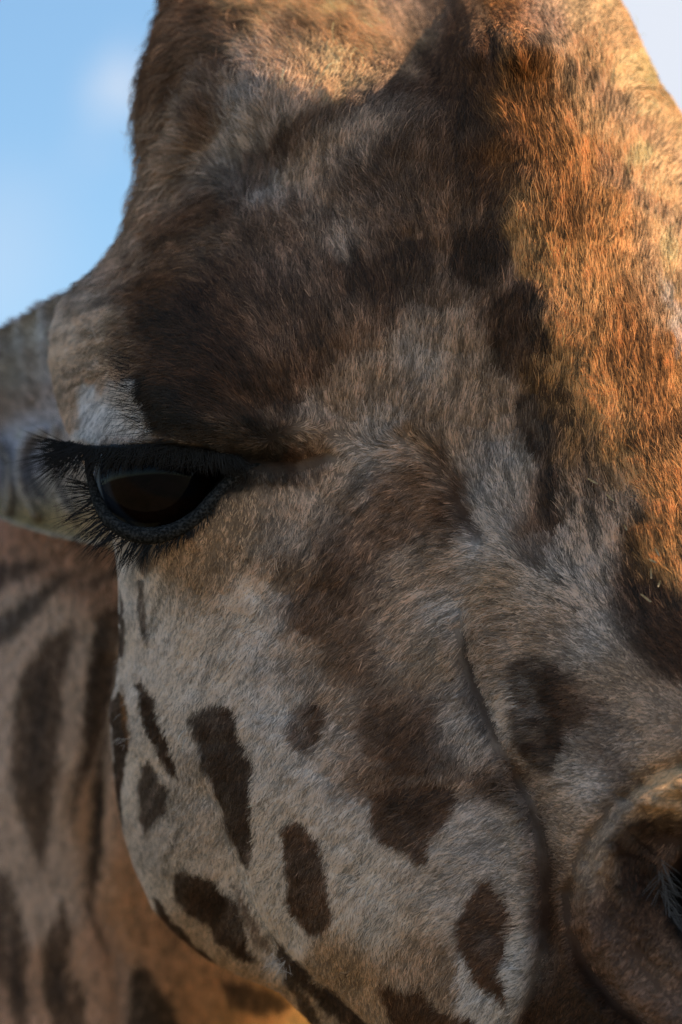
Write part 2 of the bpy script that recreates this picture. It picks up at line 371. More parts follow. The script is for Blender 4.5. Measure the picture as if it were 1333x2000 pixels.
# spots, stripes and shade painted into creases and nostril: (outline, colour, edge softness, strength)
BLOBS = [
 # forehead stripes
 ([(430, 20), (530, 30), (500, 80), (470, 130), (450, 190), (430, 260), (400, 320), (390, 280), (405, 200), (420, 120), (400, 60)], BROWN, 22, 0.77),
 ([(560, 60), (680, 55), (720, 75), (660, 100), (560, 100)], RUST, 20, .45),
 ([(640, 70), (740, 60), (790, 70), (770, 100), (680, 110)], RUST, 20, .3),
 ([(860, 130), (830, 200), (740, 230), (650, 270), (590, 330), (520, 370), (440, 440), (330, 490), (290, 480), (380, 400), (480, 330), (560, 260), (680, 200), (780, 160)], BROWN, 26, 0.72),
 ([(330, 400), (400, 330), (450, 310), (440, 360), (380, 430), (310, 470)], BROWN, 24, 0.59),
 ([(320, 250), (350, 225), (360, 245), (330, 275)], BROWN, 22, 0.51),
 ([(278, 140), (300, 110), (310, 180), (300, 330), (290, 420), (278, 300)], BROWN, 20, 0.42),
 ([(640, 330), (740, 290), (800, 300), (760, 360), (700, 420), (640, 440), (600, 400)], BROWN, 36, .42),
 ([(560, 420), (620, 400), (700, 440), (640, 480), (570, 470)], BROWN, 30, 0.42),
 ([(830, 130), (880, 60), (930, 70), (990, 130), (960, 210), (985, 290), (950, 350), (975, 420), (900, 400), (840, 370), (820, 300), (850, 220)], UMBER, 24, .82),
 ([(870, 70), (900, 10), (960, 0), (1010, 40), (990, 90), (930, 90), (900, 110)], UMBER, 16, .75),
 ([(880, 470), (960, 450), (1010, 500), (990, 560), (930, 590), (880, 560)], DARK, 22, .85),
 ([(700, 500), (790, 480), (850, 500), (830, 560), (770, 610), (700, 600), (670, 560)], DARK, 30, .8),
 ([(640, 520), (720, 560), (820, 580), (900, 560), (900, 600), (760, 640), (650, 600)], BROWN, 34, 0.51),
 ([(960, 590), (1040, 570), (1060, 640), (1095, 700), (1080, 760), (1000, 760), (965, 690)], DARK, 21, .82),
 ([(1000, 780), (1070, 760), (1130, 800), (1130, 860), (1090, 900), (1115, 960), (1110, 1030), (1085, 1060), (1050, 1010), (1050, 920), (1000, 850)], DARK, 19, .82),
 ([(1030, 1030), (1100, 1020), (1090, 1090), (1060, 1120), (1020, 1090)], BROWN, 24, 0.64),
 ([(1110, 860), (1170, 900), (1210, 1000), (1180, 1040), (1130, 1000)], MID, 30, .6),
 ([(1240, 1120), (1333, 1150), (1400, 1200), (1380, 1320), (1280, 1310), (1210, 1260), (1200, 1180)], DARK, 40, .6),
 ([(1010, 1290), (1060, 1275), (1100, 1310), (1110, 1400), (1130, 1470), (1090, 1510), (1045, 1500), (1015, 1420), (1005, 1350)], DARK, 14, .9),
 ([(1100, 1380), (1180, 1360), (1240, 1420), (1200, 1500), (1140, 1500)], BROWN, 34, 0.55),
 # brow patch
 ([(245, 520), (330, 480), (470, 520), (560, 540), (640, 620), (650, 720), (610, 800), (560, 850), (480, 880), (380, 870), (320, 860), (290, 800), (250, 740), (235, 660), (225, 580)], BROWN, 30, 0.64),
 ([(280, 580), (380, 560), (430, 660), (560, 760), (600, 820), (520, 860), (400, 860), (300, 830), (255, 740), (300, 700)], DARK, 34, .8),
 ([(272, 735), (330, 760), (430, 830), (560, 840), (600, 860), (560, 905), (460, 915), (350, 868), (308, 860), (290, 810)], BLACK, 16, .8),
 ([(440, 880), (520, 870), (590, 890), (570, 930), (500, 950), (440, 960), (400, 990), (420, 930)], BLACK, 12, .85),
 # white upper lid
 ([(128, 858), (150, 800), (175, 755), (210, 738), (262, 735), (300, 800), (290, 868), (200, 866)], WHITE, 9, .96),
 ([(170, 855), (300, 845), (330, 872), (200, 874)], MID, 6, .6),
 ([(560, 870), (620, 872), (640, 900), (590, 930), (550, 930)], BROWN, 16, .6),
 # rim of black skin round the eye
 ([(160, 880), (178, 960), (195, 1010), (230, 1045), (280, 1062), (340, 1052), (390, 1020), (440, 975), (490, 925), (480, 890), (400, 872), (280, 866), (180, 868)], BLACK, 8, .97),
 ([(270, 1055), (300, 1058), (298, 1090), (285, 1110), (270, 1085)], DARK, 8, .8),
 # cheek
 ([(830, 890), (880, 900), (925, 980), (945, 1050), (900, 1040), (860, 1000), (870, 950)], BROWN, 20, .7),
 ([(560, 1080), (660, 1040), (720, 1080), (700, 1160), (620, 1220), (540, 1200)], BROWN, 40, .45),
 ([(380, 1190), (440, 1170), (470, 1200), (420, 1220)], GREY, 20, .7),
 ([(255, 1125), (272, 1130), (290, 1190), (298, 1245), (285, 1240), (268, 1190)], DARK, 7, .8),
 ([(232, 1120), (243, 1180), (244, 1260), (236, 1300), (233, 1250)], DARK, 4, .9),
 ([(268, 1320), (290, 1330), (315, 1390), (340, 1450), (350, 1515), (325, 1505), (298, 1440), (280, 1380)], DARK, 6, .95),
 ([(215, 1365), (235, 1335), (250, 1345), (250, 1420), (244, 1500), (240, 1600), (232, 1620), (222, 1540), (214, 1450)], DARK, 5, .93),
 ([(240, 1320), (252, 1330), (256, 1420), (246, 1460), (240, 1400)], RUST, 7, .5),
 ([(275, 1495), (290, 1480), (310, 1510), (330, 1530), (328, 1580), (300, 1590), (288, 1635), (276, 1590), (272, 1540)], DARK, 9, .88),
 ([(375, 1395), (420, 1360), (465, 1375), (470, 1430), (495, 1490), (500, 1570), (495, 1650), (485, 1695), (462, 1660), (440, 1600), (420, 1530), (395, 1460)], DARK, 10, .93),
 ([(345, 1700), (360, 1690), (430, 1715), (470, 1760), (490, 1820), (505, 1875), (470, 1870), (425, 1830), (420, 1800), (370, 1780), (343, 1745)], DARK, 9, .95),
 ([(455, 1700), (475, 1735), (505, 1790), (530, 1840), (535, 1860), (505, 1840), (480, 1790)], BROWN, 9, .75),
 ([(290, 1745), (310, 1755), (340, 1800), (380, 1835), (410, 1860), (420, 1880), (385, 1865), (340, 1830), (300, 1790)], DARK, 6, .93),
 ([(530, 1820), (560, 1850), (600, 1890), (640, 1930), (700, 1975), (740, 2010), (690, 2010), (630, 1960), (585, 1910), (550, 1880)], DARK, 6, .93),
 ([(555, 1890), (580, 1900), (610, 1950), (625, 2000), (600, 2000), (575, 1950)], DARK, 8, .8),
 ([(560, 1600), (595, 1598), (630, 1650), (650, 1720), (655, 1790), (630, 1820), (600, 1820), (578, 1790), (560, 1720), (555, 1650)], BROWN, 9, .93),
 ([(560, 1610), (590, 1610), (600, 1700), (600, 1780), (570, 1740)], DARK, 16, .5),
 ([(575, 1370), (620, 1345), (650, 1370), (640, 1430), (615, 1465), (570, 1440), (562, 1400)], BROWN, 16, .85),
 ([(710, 1370), (740, 1360), (800, 1380), (860, 1360), (880, 1420), (930, 1500), (880, 1520), (780, 1490), (720, 1440)], BROWN, 34, .65),
 ([(735, 1540), (790, 1520), (850, 1510), (900, 1530), (895, 1580), (855, 1630), (845, 1675), (825, 1680), (800, 1650), (760, 1640), (730, 1590)], BROWN, 11, .95),
 ([(760, 1550), (860, 1540), (840, 1600), (790, 1620)], DARK, 26, .5),
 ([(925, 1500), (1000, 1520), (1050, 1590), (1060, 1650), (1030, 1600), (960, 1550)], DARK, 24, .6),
 ([(935, 1715), (965, 1705), (985, 1740), (1010, 1780), (1000, 1840), (985, 1890), (1010, 1940), (990, 1960), (940, 1910), (905, 1850), (900, 1790)], BROWN, 12, .95),
 ([(735, 1905), (780, 1925), (820, 1920), (860, 1960), (930, 1985), (940, 2040), (780, 2040), (755, 1970)], BROWN, 10, .95),
 ([(905, 1240), (925, 1230), (940, 1320), (975, 1400), (990, 1460), (960, 1440), (930, 1370), (908, 1300)], DARK, 12, .75),  # shade of the cheek crease put into the colour
 ([(1055, 1560), (1080, 1640), (1090, 1760), (1085, 1870), (1060, 1980), (1030, 2040), (1040, 1900), (1066, 1760), (1050, 1620)], DARK, 10, .55),  # lower part of the crease, its shadow painted as a dark strip
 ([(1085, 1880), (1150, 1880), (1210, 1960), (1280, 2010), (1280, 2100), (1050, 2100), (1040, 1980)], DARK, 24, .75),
 # nose
 ([(1200, 1640), (1240, 1600), (1310, 1590), (1400, 1600), (1380, 1700), (1290, 1720), (1250, 1760), (1200, 1720)], DARK, 20, .9),
 ([(1310, 1700), (1400, 1660), (1450, 1760), (1400, 1880), (1340, 1850), (1300, 1780)], BLACK, 10, .95),  # dark depth of the nostril opening painted into the colour
 ([(1270, 1640), (1333, 1620), (1333, 1700), (1300, 1700)], PINK, 14, .5),
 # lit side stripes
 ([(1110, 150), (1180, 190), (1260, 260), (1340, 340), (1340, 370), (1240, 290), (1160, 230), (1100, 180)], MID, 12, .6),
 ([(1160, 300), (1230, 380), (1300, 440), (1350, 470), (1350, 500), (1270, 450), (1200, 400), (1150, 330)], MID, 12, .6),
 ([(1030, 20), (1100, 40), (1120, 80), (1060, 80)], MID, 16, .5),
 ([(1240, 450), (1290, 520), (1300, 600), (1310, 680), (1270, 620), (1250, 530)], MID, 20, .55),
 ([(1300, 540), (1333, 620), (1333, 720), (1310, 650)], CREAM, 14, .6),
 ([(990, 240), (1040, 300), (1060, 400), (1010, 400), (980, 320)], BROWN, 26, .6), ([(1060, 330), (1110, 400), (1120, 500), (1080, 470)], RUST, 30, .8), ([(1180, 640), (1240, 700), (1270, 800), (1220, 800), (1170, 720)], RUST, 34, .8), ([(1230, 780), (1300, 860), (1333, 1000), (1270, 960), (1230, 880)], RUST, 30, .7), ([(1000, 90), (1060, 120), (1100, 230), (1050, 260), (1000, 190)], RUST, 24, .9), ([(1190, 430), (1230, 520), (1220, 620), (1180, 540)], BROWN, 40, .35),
]
BP = np.array([(b[0], b[1]) for b in BASE], float); BC = np.array([b[2] for b in BASE])


def gauss_field(u, v, P, C, sig):
    out = np.empty(u.shape + (C.shape[1],)); uf, vf = u.ravel(), v.ravel(); of = out.reshape(-1, C.shape[1])
    for i in range(0, len(uf), 20000):
        d2 = (uf[i:i + 20000, None] - P[:, 0]) ** 2 + (vf[i:i + 20000, None] - P[:, 1]) ** 2
        ww = np.exp(-(d2 - d2.min(1, keepdims=True)) / (2 * sig * sig))
        of[i:i + 20000] = (ww @ C) / ww.sum(1, keepdims=True)
    return out


def coat(u, v):
    wa = 14 + 18 * sstep(v, 1250, 1050)
    wu = u + wa * fbm(u, v, 45, 1) + 5 * fbm(u, v, 9, 4, 2); wv = v + wa * fbm(u, v, 45, 2) + 5 * fbm(u, v, 9, 6, 2)
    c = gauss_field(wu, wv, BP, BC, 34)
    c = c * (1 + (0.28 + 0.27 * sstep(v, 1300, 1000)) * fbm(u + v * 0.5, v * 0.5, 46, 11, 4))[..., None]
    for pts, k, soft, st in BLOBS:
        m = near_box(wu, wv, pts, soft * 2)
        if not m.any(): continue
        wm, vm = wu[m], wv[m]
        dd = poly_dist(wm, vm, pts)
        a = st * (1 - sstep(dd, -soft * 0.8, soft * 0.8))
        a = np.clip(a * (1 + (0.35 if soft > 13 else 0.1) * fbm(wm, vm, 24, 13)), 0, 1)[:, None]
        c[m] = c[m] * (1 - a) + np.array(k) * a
    tint = fbm(u, v, 70, 21, 2)
    c = c * np.stack([1 + 0.07 * tint, np.ones_like(tint), 1 - 0.10 * tint], -1)
    return np.clip(c * np.array([1.06, 0.965, 0.895]), 0.004, 0.9)


# direction the hair tips point, in the picture (right, down)
FLOW = [(340, 20, -1, .15), (290, 130, -1, .4), (280, 220, -.9, .5), (280, 320, -.75, .65), (340, 180, -.95, .35), (340, 300, -.85, .5), (400, 120, -1, .1), (460, 50, -.8, -.6), (600, 30, -.7, -.7), (700, 60, -.5, -.8), (540, 80, -.6, -.8), (780, 40, -.3, -.9),
 (560, 140, -.15, -1), (640, 130, .1, -1), (460, 170, -.5, -.85), (800, 80, -.5, -.6), (430, 240, -.9, -.3), (480, 270, -.6, -.8), (520, 330, .1, -1), (460, 330, .2, -1), (410, 380, -.8, .5), (340, 420, -.8, .5), (270, 430, -.6, .7), (230, 480, -.7, .6),
 (600, 260, .2, -1), (700, 230, .4, -1), (650, 350, -.1, -1), (800, 200, .3, -1), (850, 120, .2, -1), (930, 120, -.1, -1), (940, 40, -.3, -1), (850, 300, .05, -1), (720, 380, -.5, -.8), (560, 430, -.4, -1), (480, 440, -.4, -.9), (370, 480, -.8, -.3), (300, 500, -.9, 0),
 (180, 560, -.9, .3), (220, 600, -1, 0), (150, 650, -1, .1), (150, 740, -.9, .35), (240, 680, -1, -.05), (300, 600, -.8, -.5), (330, 680, -.85, -.5), (420, 560, -.6, -.8), (450, 660, -.65, -.75), (300, 760, -1, -.1), (270, 800, -1, .1), (380, 780, -.85, -.4), (500, 780, -.6, -.8),
 (560, 560, -.35, -.95), (600, 660, -.35, -.95), (650, 560, -.3, -1), (620, 780, -.3, -.9), (200, 800, -.3, .9), (230, 850, -.8, .5), (330, 850, -1, .1), (420, 860, -.9, -.1), (700, 700, -.05, -1), (800, 600, 0, -1), (800, 450, -.2, -1), (900, 500, 0, -1), (900, 650, .05, -1), (950, 400, 0, -1), (700, 820, .1, -1),
 (800, 780, .15, -1), (920, 820, .1, -1), (1000, 700, .05, -1), (1000, 560, 0, -1), (1000, 860, 0, -1), (980, 980, -.15, -1), (950, 1060, -.6, -.5), (900, 900, -.2, -1),
 (1030, 180, -.4, -1), (1080, 280, -.4, -1), (1060, 400, -.1, -1), (1100, 550, 0, -1), (1130, 700, 0, -1), (1200, 800, -.1, -1), (1250, 950, -.25, -1), (1320, 1100, -.25, -1), (1180, 350, .2, -1), (1250, 450, .5, -.9), (1240, 600, .15, -1), (1330, 600, .4, -1),
 (1140, 180, .2, -1), (1220, 250, .5, -.8), (1150, 60, .6, -.8), (1210, 60, 1, -.3), (1260, 180, 1, -.3), (1330, 350, .8, -.6), (1330, 800, 0, -1), (1050, 60, 0, -1),
 (600, 890, .5, .4), (660, 900, -.4, .5), (560, 960, -.3, 1), (500, 1000, -.25, 1), (420, 1070, -.25, 1), (350, 1110, -.2, 1), (300, 1120, -.2, 1), (260, 1130, -.2, 1), (700, 980, -.7, .7), (780, 920, -.9, .3), (640, 1060, -.5, .85), (800, 1020, -.75, .6), (560, 1130, -.5, .85), (460, 1180, -.6, .8),
 (860, 960, -.9, .1), (900, 1040, -.9, .2), (940, 1130, -1, .35), (870, 1130, -.9, .4), (780, 1150, -.8, .55), (700, 1200, -.7, .7), (600, 1250, -.65, .75), (1000, 1180, -1, .15), (980, 1260, -1, .25), (1050, 1150, -.9, -.4), (1060, 1080, -.4, -.9), (1150, 1050, -.2, -1), (1200, 1180, -.4, -.7), (1120, 1250, -.9, -.4),
 (1040, 1330, -1, .1), (1000, 1400, -1, .25), (1080, 1420, -1, 0), (1200, 1400, -1, -.2), (1060, 1520, -1, .15), (1150, 1540, -1, 0), (1250, 1480, -1, .2), (1100, 1640, -1, .05), (1100, 1750, -1, .05), (1090, 1880, -.9, .4), (1110, 1980, -.8, .6), (1300, 1300, -.6, -.5),
 (900, 1250, -.8, .6), (860, 1330, -.7, .7), (930, 1400, -.6, .75), (800, 1420, -.7, .7), (760, 1500, -.75, .65), (880, 1480, -.5, .8), (960, 1560, -.9, .4), (850, 1600, -.8, .55), (960, 1660, -.9, .45), (1030, 1700, -.95, .35), (1020, 1850, -.95, .3), (900, 1750, -.8, .6),
 (700, 1620, -.7, .7), (780, 1760, -.65, .75), (700, 1850, -.5, .9), (820, 1900, -.4, .9), (920, 1920, -.6, .8), (950, 2000, -.4, .9), (600, 1500, -.7, .7), (600, 1640, -.7, .75), (500, 1440, -.6, .8), (540, 1750, -.6, .8), (480, 1600, -.6, .8), (420, 1350, -.5, .8),
 (330, 1300, -.5, .7), (300, 1400, -.6, .6), (250, 1400, -.8, .4), (350, 1550, -.5, .8), (290, 1600, -.5, .8), (400, 1700, -.5, .8), (350, 1780, -.6, .8), (450, 1850, -.5, .8), (560, 1880, -.5, .8), (620, 1950, -.5, .8), (240, 1250, -.5, .8), (250, 1200, -.4, .9),
 (1180, 1700, -.6, .8), (1150, 1850, -.7, .7), (1250, 1950, -.8, .5), (1250, 1600, -.8, .4), (1320, 1530, -1, .2), (1240, 1760, -.5, .8), (1300, 1850, -.5, .8), (1290, 1700, -.3, .9)]
FLOW = np.array(FLOW, float)
FLOW[:, 2:] /= np.linalg.norm(FLOW[:, 2:], axis=1, keepdims=True)
# hair length in pixels
LEN = np.array([(300, 150, 105), (285, 300, 95), (330, 20, 95), (400, 100, 62), (600, 60, 60), (600, 170, 50), (500, 300, 60), (700, 300, 52), (850, 250, 50), (900, 75, 26), (930, 10, 16), (985, 15, 18), (870, 30, 20), (900, -30, 18), (1050, 0, 24), (1000, 150, 40), (1100, 300, 40), (1200, 200, 55), (1280, 350, 50), (1100, 500, 38), (1150, 700, 36),
 (1250, 900, 34), (1300, 1100, 34), (1000, 600, 40), (800, 500, 44), (600, 500, 46), (450, 450, 52), (300, 550, 46), (420, 650, 42), (260, 720, 62), (290, 800, 66), (180, 650, 40), (130, 700, 34), (200, 800, 18), (240, 850, 18), (400, 850, 50), (220, 500, 50), (600, 700, 40), (800, 750, 40), (900, 850, 38), (600, 890, 24),
 (350, 1100, 30), (550, 1000, 34), (750, 1000, 38), (950, 1000, 34), (900, 1200, 42), (1000, 1300, 42), (700, 1250, 40), (450, 1250, 32), (300, 1250, 26), (250, 1400, 24), (450, 1500, 30), (650, 1500, 36), (850, 1500, 40), (1000, 1600, 36), (1000, 1850, 34),
 (700, 1750, 32), (500, 1800, 28), (350, 1750, 26), (850, 1950, 34), (1100, 1200, 26), (1200, 1300, 26), (1100, 1450, 32), (1250, 1450, 22), (1110, 1650, 22), (1100, 1850, 20), (1180, 1700, 26), (1230, 1850, 26), (1300, 1950, 26), (1280, 1550, 26), (1250, 1650, 26), (600, 1950, 28), (180, 930, 10), (300, 1050, 10), (420, 980, 12), (480, 910, 16)], float)

# ------------------------------------------------------------------ materials


def mat(name):
    m = bpy.data.materials.new(name); m.use_nodes = True
    m.node_tree.nodes.clear()
    return m, NT(m.node_tree)


def skin_material(name, dark=0.6, bump=0.3):
    m, g = mat(name)
    a = g.n('ShaderNodeAttribute', attribute_name='coat')
    tcx = g.n('ShaderNodeTexCoord')
    nn = g.n('ShaderNodeTexNoise', i_Scale=900.0, i_Detail=3.0)
    g.l(tcx.outputs['Object'], nn.inputs['Vector'])
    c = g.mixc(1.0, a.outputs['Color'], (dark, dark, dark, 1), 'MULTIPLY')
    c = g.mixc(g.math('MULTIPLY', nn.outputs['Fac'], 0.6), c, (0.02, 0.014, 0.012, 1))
    b = g.n('ShaderNodeBump', i_Strength=bump, i_Distance=0.001)
    g.l(nn.outputs['Fac'], b.inputs['Height'])
    p = g.n('ShaderNodeBsdfPrincipled', i_Roughness=0.9); p.inputs['Specular IOR Level'].default_value = 0.12
    g.l(c, p.inputs['Base Color']); g.l(b.outputs[0], p.inputs['Normal'])
    o = g.n('ShaderNodeOutputMaterial'); g.l(p.outputs[0], o.inputs[0])
    return m


def hair_material(name, rough=0.32, coat_=0.0):
    m, g = mat(name)
    a = g.n('ShaderNodeAttribute', attribute_name='hair_colour')
    h = g.n('ShaderNodeBsdfHair', component='Reflection')
    h.inputs['RoughnessU'].default_value = rough
    h.inputs['RoughnessV'].default_value = 0.7
    h.inputs['Offset'].default_value = -0.05
    g.l(g.mixc(0.18, a.outputs['Color'], (0.60, 0.56, 0.50, 1)), h.inputs['Color'])
    df = g.n('ShaderNodeBsdfDiffuse')
    g.l(a.outputs['Color'], df.inputs['Color'])
    tr = g.n('ShaderNodeBsdfTranslucent')
    g.l(a.outputs['Color'], tr.inputs['Color'])
    m1 = g.n('ShaderNodeMixShader'); m1.inputs[0].default_value = 0.22
    g.l(df.outputs[0], m1.inputs[1]); g.l(tr.outputs[0], m1.inputs[2])
    mx = g.n('ShaderNodeMixShader'); mx.inputs[0].default_value = 0.80 - coat_
    g.l(h.outputs[0], mx.inputs[1]); g.l(m1.outputs[0], mx.inputs[2])
    o = g.n('ShaderNodeOutputMaterial'); g.l(mx.outputs[0], o.inputs[0])
    return m


M_SKIN = skin_material('coat_skin')
M_HAIR = hair_material('coat_hair', 0.26)
M_LASH = hair_material('lash_hair', 0.2, -0.06)


def plain(name, rgb, rough, noise_scale=0, noise_rgb=None, bump=0.0, spec=0.5, coatw=0.0):
    m, g = mat(name)
    p = g.n('ShaderNodeBsdfPrincipled', i_Roughness=rough)
    p.inputs['Specular IOR Level'].default_value = spec
    p.inputs['Coat Weight'].default_value = coatw
    p.inputs['Coat Roughness'].default_value = 0.03
    if noise_scale:
        tcx = g.n('ShaderNodeTexCoord')
        nn = g.n('ShaderNodeTexNoise', i_Scale=noise_scale, i_Detail=5.0, i_Roughness=0.65)
        g.l(tcx.outputs['Object'], nn.inputs['Vector'])
        g.l(g.mixc(g.ramp(nn.outputs['Fac'], (0.4, 0.66)), (*rgb, 1), (*noise_rgb, 1)), p.inputs['Base Color'])
        if bump:
            b = g.n('ShaderNodeBump', i_Strength=bump, i_Distance=0.0008)
            g.l(nn.outputs['Fac'], b.inputs['Height']); g.l(b.outputs[0], p.inputs['Normal'])
    else:
        p.inputs['Base Color'].default_value = (*rgb, 1)
    o = g.n('ShaderNodeOutputMaterial'); g.l(p.outputs[0], o.inputs[0])
    return m


# ------------------------------------------------------------------ object helpers
def mesh_obj(name, verts, faces, m, parent=None, colour=None, smooth=True):
    me = bpy.data.meshes.new(name)
    verts = np.ascontiguousarray(verts, np.float32).reshape(-1, 3)
    quads = np.ascontiguousarray(faces, np.int32)
    me.vertices.add(len(verts)); me.vertices.foreach_set('co', verts.ravel())
    k = quads.shape[1]
    me.loops.add(quads.size); me.loops.foreach_set('vertex_index', quads.ravel())
    me.polygons.add(len(quads)); me.polygons.foreach_set('loop_start', np.arange(0, quads.size, k, dtype=np.int32))
    me.update(calc_edges=True)
    me.polygons.foreach_set('use_smooth', np.full(len(quads), smooth))
    if colour is not None:
        at_ = me.attributes.new('coat', 'FLOAT_COLOR', 'POINT')
        at_.data.foreach_set('color', np.hstack([colour.reshape(-1, 3), np.ones((len(verts), 1))]).astype(np.float32).ravel())
    me.materials.append(m)
    o = bpy.data.objects.new(name, me); col.objects.link(o)
    if parent: o.parent = parent
    return o


def curves_obj(name, P, radius, colour, m, parent=None):
    """P: (n, k, 3) strands"""
    n, k = P.shape[:2]
    c = bpy.data.hair_curves.new(name)
    c.add_curves([k] * n)
    c.attributes['position'].data.foreach_set('vector', np.ascontiguousarray(P, np.float32).ravel())
    r = c.attributes.get('radius') or c.attributes.new('radius', 'FLOAT', 'POINT')
    r.data.foreach_set('value', np.ascontiguousarray(radius, np.float32).ravel())
    a = c.attributes.new('hair_colour', 'FLOAT_COLOR', 'POINT')
    a.data.foreach_set('color', np.concatenate([colour, np.ones(colour.shape[:2] + (1,))], -1).astype(np.float32).ravel())
    c.materials.append(m)
    o = bpy.data.objects.new(name, c); col.objects.link(o)
    if parent: o.parent = parent
    return o


RIGHT = ROT @ np.array([1, 0, 0]); DOWN = ROT @ np.array([0, 0, -1]); FRONT = ROT @ np.array([0, -1, 0])


def sample_grid(Ug, Vg, P, N, n, umin, umax, vmin, vmax, dens=None):
    """pick n roots on the grid, even over the surface, inside a pixel window"""
    a = P[1:, 1:] - P[:-1, :-1]; b = P[1:, :-1] - P[:-1, 1:]
    area = np.linalg.norm(np.cross(a, b), axis=-1)
    uc, vc = Ug[:-1, :-1], Vg[:-1, :-1]
    face = (N[:-1, :-1] @ FRONT)
    wgt = area * ((uc > umin) & (uc < umax) & (vc > vmin) & (vc < vmax)) * (face > -0.35)
    if dens is not None: wgt = wgt * dens[:-1, :-1]
    wgt = wgt.ravel(); cs = np.cumsum(wgt); idx = np.searchsorted(cs, R.random(n) * cs[-1])
    i, j = np.unravel_index(np.clip(idx, 0, len(wgt) - 1), area.shape)
    fy, fx = R.random(n), R.random(n)

    def s(A):
        sh = (slice(None),) + (None,) * (A.ndim - 2)
        x, y = fx[sh], fy[sh]
        return (A[i, j] * (1 - x) + A[i, j + 1] * x) * (1 - y) + (A[i + 1, j] * (1 - x) + A[i + 1, j + 1] * x) * y
    nn = s(N); nn /= np.linalg.norm(nn, axis=-1, keepdims=True)
    return s(Ug), s(Vg), s(P), nn


def strands(u, v, P, N, dirs, length, lift, colour, k=5, wid=1.0, clump=12.0, messy=0.25, clump_amt=0.55, streak=0.85, rnd=0.4):
    n = len(u)
    # flow noise
    ang = messy * (1.6 * fbm(u, v, 60, 31, 3) + 0.9 * R.standard_normal(n) * 0.5)
    ca, sa = np.cos(ang), np.sin(ang)
    dx = dirs[:, 0] * ca - dirs[:, 1] * sa; dy = dirs[:, 0] * sa + dirs[:, 1] * ca
    T = dx[:, None] * RIGHT + dy[:, None] * DOWN
    T = T - (T * N).sum(-1, keepdims=True) * N
    tl = np.linalg.norm(T, axis=-1, keepdims=True)
    T = T / (tl + 1e-9)
    B = np.cross(N, T)
    Lm = (length * (0.7 + 0.6 * R.random(n)) * S)[:, None]
    lf = (lift * (0.7 + 0.6 * R.random(n)))[:, None]
    cv = (messy * 0.55 * R.standard_normal(n))[:, None]
    # neighbours lean together into small locks
    cu = np.floor(u / clump + 0.5 * R.random(n)).astype(int); cv_ = np.floor(v / clump + 0.5 * R.random(n)).astype(int)
    hx = _T[cu & 255, cv_ & 255]; hy = _T[(cv_ + 91) & 255, (cu + 37) & 255]
    gx = (cu + hx) * clump - u; gy = (cv_ + hy) * clump - v
    pull = (gx[:, None] * RIGHT + gy[:, None] * DOWN) * S * clump_amt
    pull -= (pull * N).sum(-1, keepdims=True) * N
    bl = (hx - 0.5)[:, None] * 0.35
    out = np.empty((n, k, 3))
    for a, s in enumerate(np.linspace(0, 1, k)):
        out[:, a] = P + Lm * (T * s * (1 - 0.12 * s) + N * (lf * s - lf * 0.75 * s * s) + B * (cv * s * s + bl * s)) + pull * s ** 1.5
    out -= N[:, None] * (1.5 * S)
    prof = np.array([1.0, 1.0, 0.9, 0.65, 0.15]) if k == 5 else np.interp(np.linspace(0, 1, k), [0, .6, 1], [1, .8, .12])
    rad = (wid * (0.7 + 0.6 * R.random(n)))[:, None] * prof[None] * 0.5 * S
    th0 = np.round(np.arctan2(dirs[:, 1], dirs[:, 0]) / 0.3 + (R.random(n) - .5) * .6) * 0.3
    al = u * np.cos(th0) + v * np.sin(th0); ac = -u * np.sin(th0) + v * np.cos(th0)
    st = vnoise(al / 34, ac / 5.0, 41) + 0.8 * vnoise(al / 70, ac / 11, 43)
    val = np.exp(streak * st + rnd * R.standard_normal(n))[:, None]
    cc = colour * val
    root_shade = np.linspace(0.5, 1.25, k)  # darker roots: self-shadow of the fur put into the strand colour
    C = cc[:, None] * root_shade[None, :, None]
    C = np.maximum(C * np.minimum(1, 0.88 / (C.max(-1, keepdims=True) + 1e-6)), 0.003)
    return out, rad, C


# ------------------------------------------------------------------ the giraffe
giraffe = bpy.data.objects.new('giraffe', None)
col.objects.link(giraffe)
giraffe['label'] = 'giraffe turning its brown spotted head, one dark long-lashed eye showing, against blue sky'
giraffe['category'] = 'giraffe'

# head mesh and neck mesh are one body
Ng = grid_normals(Pg)
Ng = np.where((Ng[:, :NF].mean((0, 1)) @ FRONT) < 0, -Ng, Ng)
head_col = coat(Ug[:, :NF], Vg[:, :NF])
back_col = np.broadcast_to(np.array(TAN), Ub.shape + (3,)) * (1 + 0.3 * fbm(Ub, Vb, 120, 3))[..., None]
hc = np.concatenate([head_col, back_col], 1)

nv = np.arange(620, 5200, 8.0)
NC = 260
ax = np.array([(620, 640, 230, -560), (800, 560, 330, -640), (1000, 430, 430, -760), (1250, 300, 470, -900), (1500, 240, 480, -980), (2000, 200, 500, -1150), (2600, 150, 560, -1350), (3600, 50, 760, -1700), (5200, -200, 1200, -2200)], float)
ax[:, 3] -= 330
cx = np.interp(nv, ax[:, 0], ax[:, 1]); rr = np.interp(nv, ax[:, 0], ax[:, 2]); ch = np.interp(nv, ax[:, 0], ax[:, 3])
for _ in range(12): cx, rr, ch = smooth1(cx), smooth1(rr), smooth1(ch)
th = np.linspace(0, 2 * np.pi, NC, endpoint=False)
Un = cx[:, None] - rr[:, None] * np.cos(th); Hn = ch[:, None] + 0.85 * rr[:, None] * np.sin(th); Vn = np.repeat(nv[:, None], NC, 1)
Hn = Hn + 10 * fbm(Un, Vn, 200, 7)
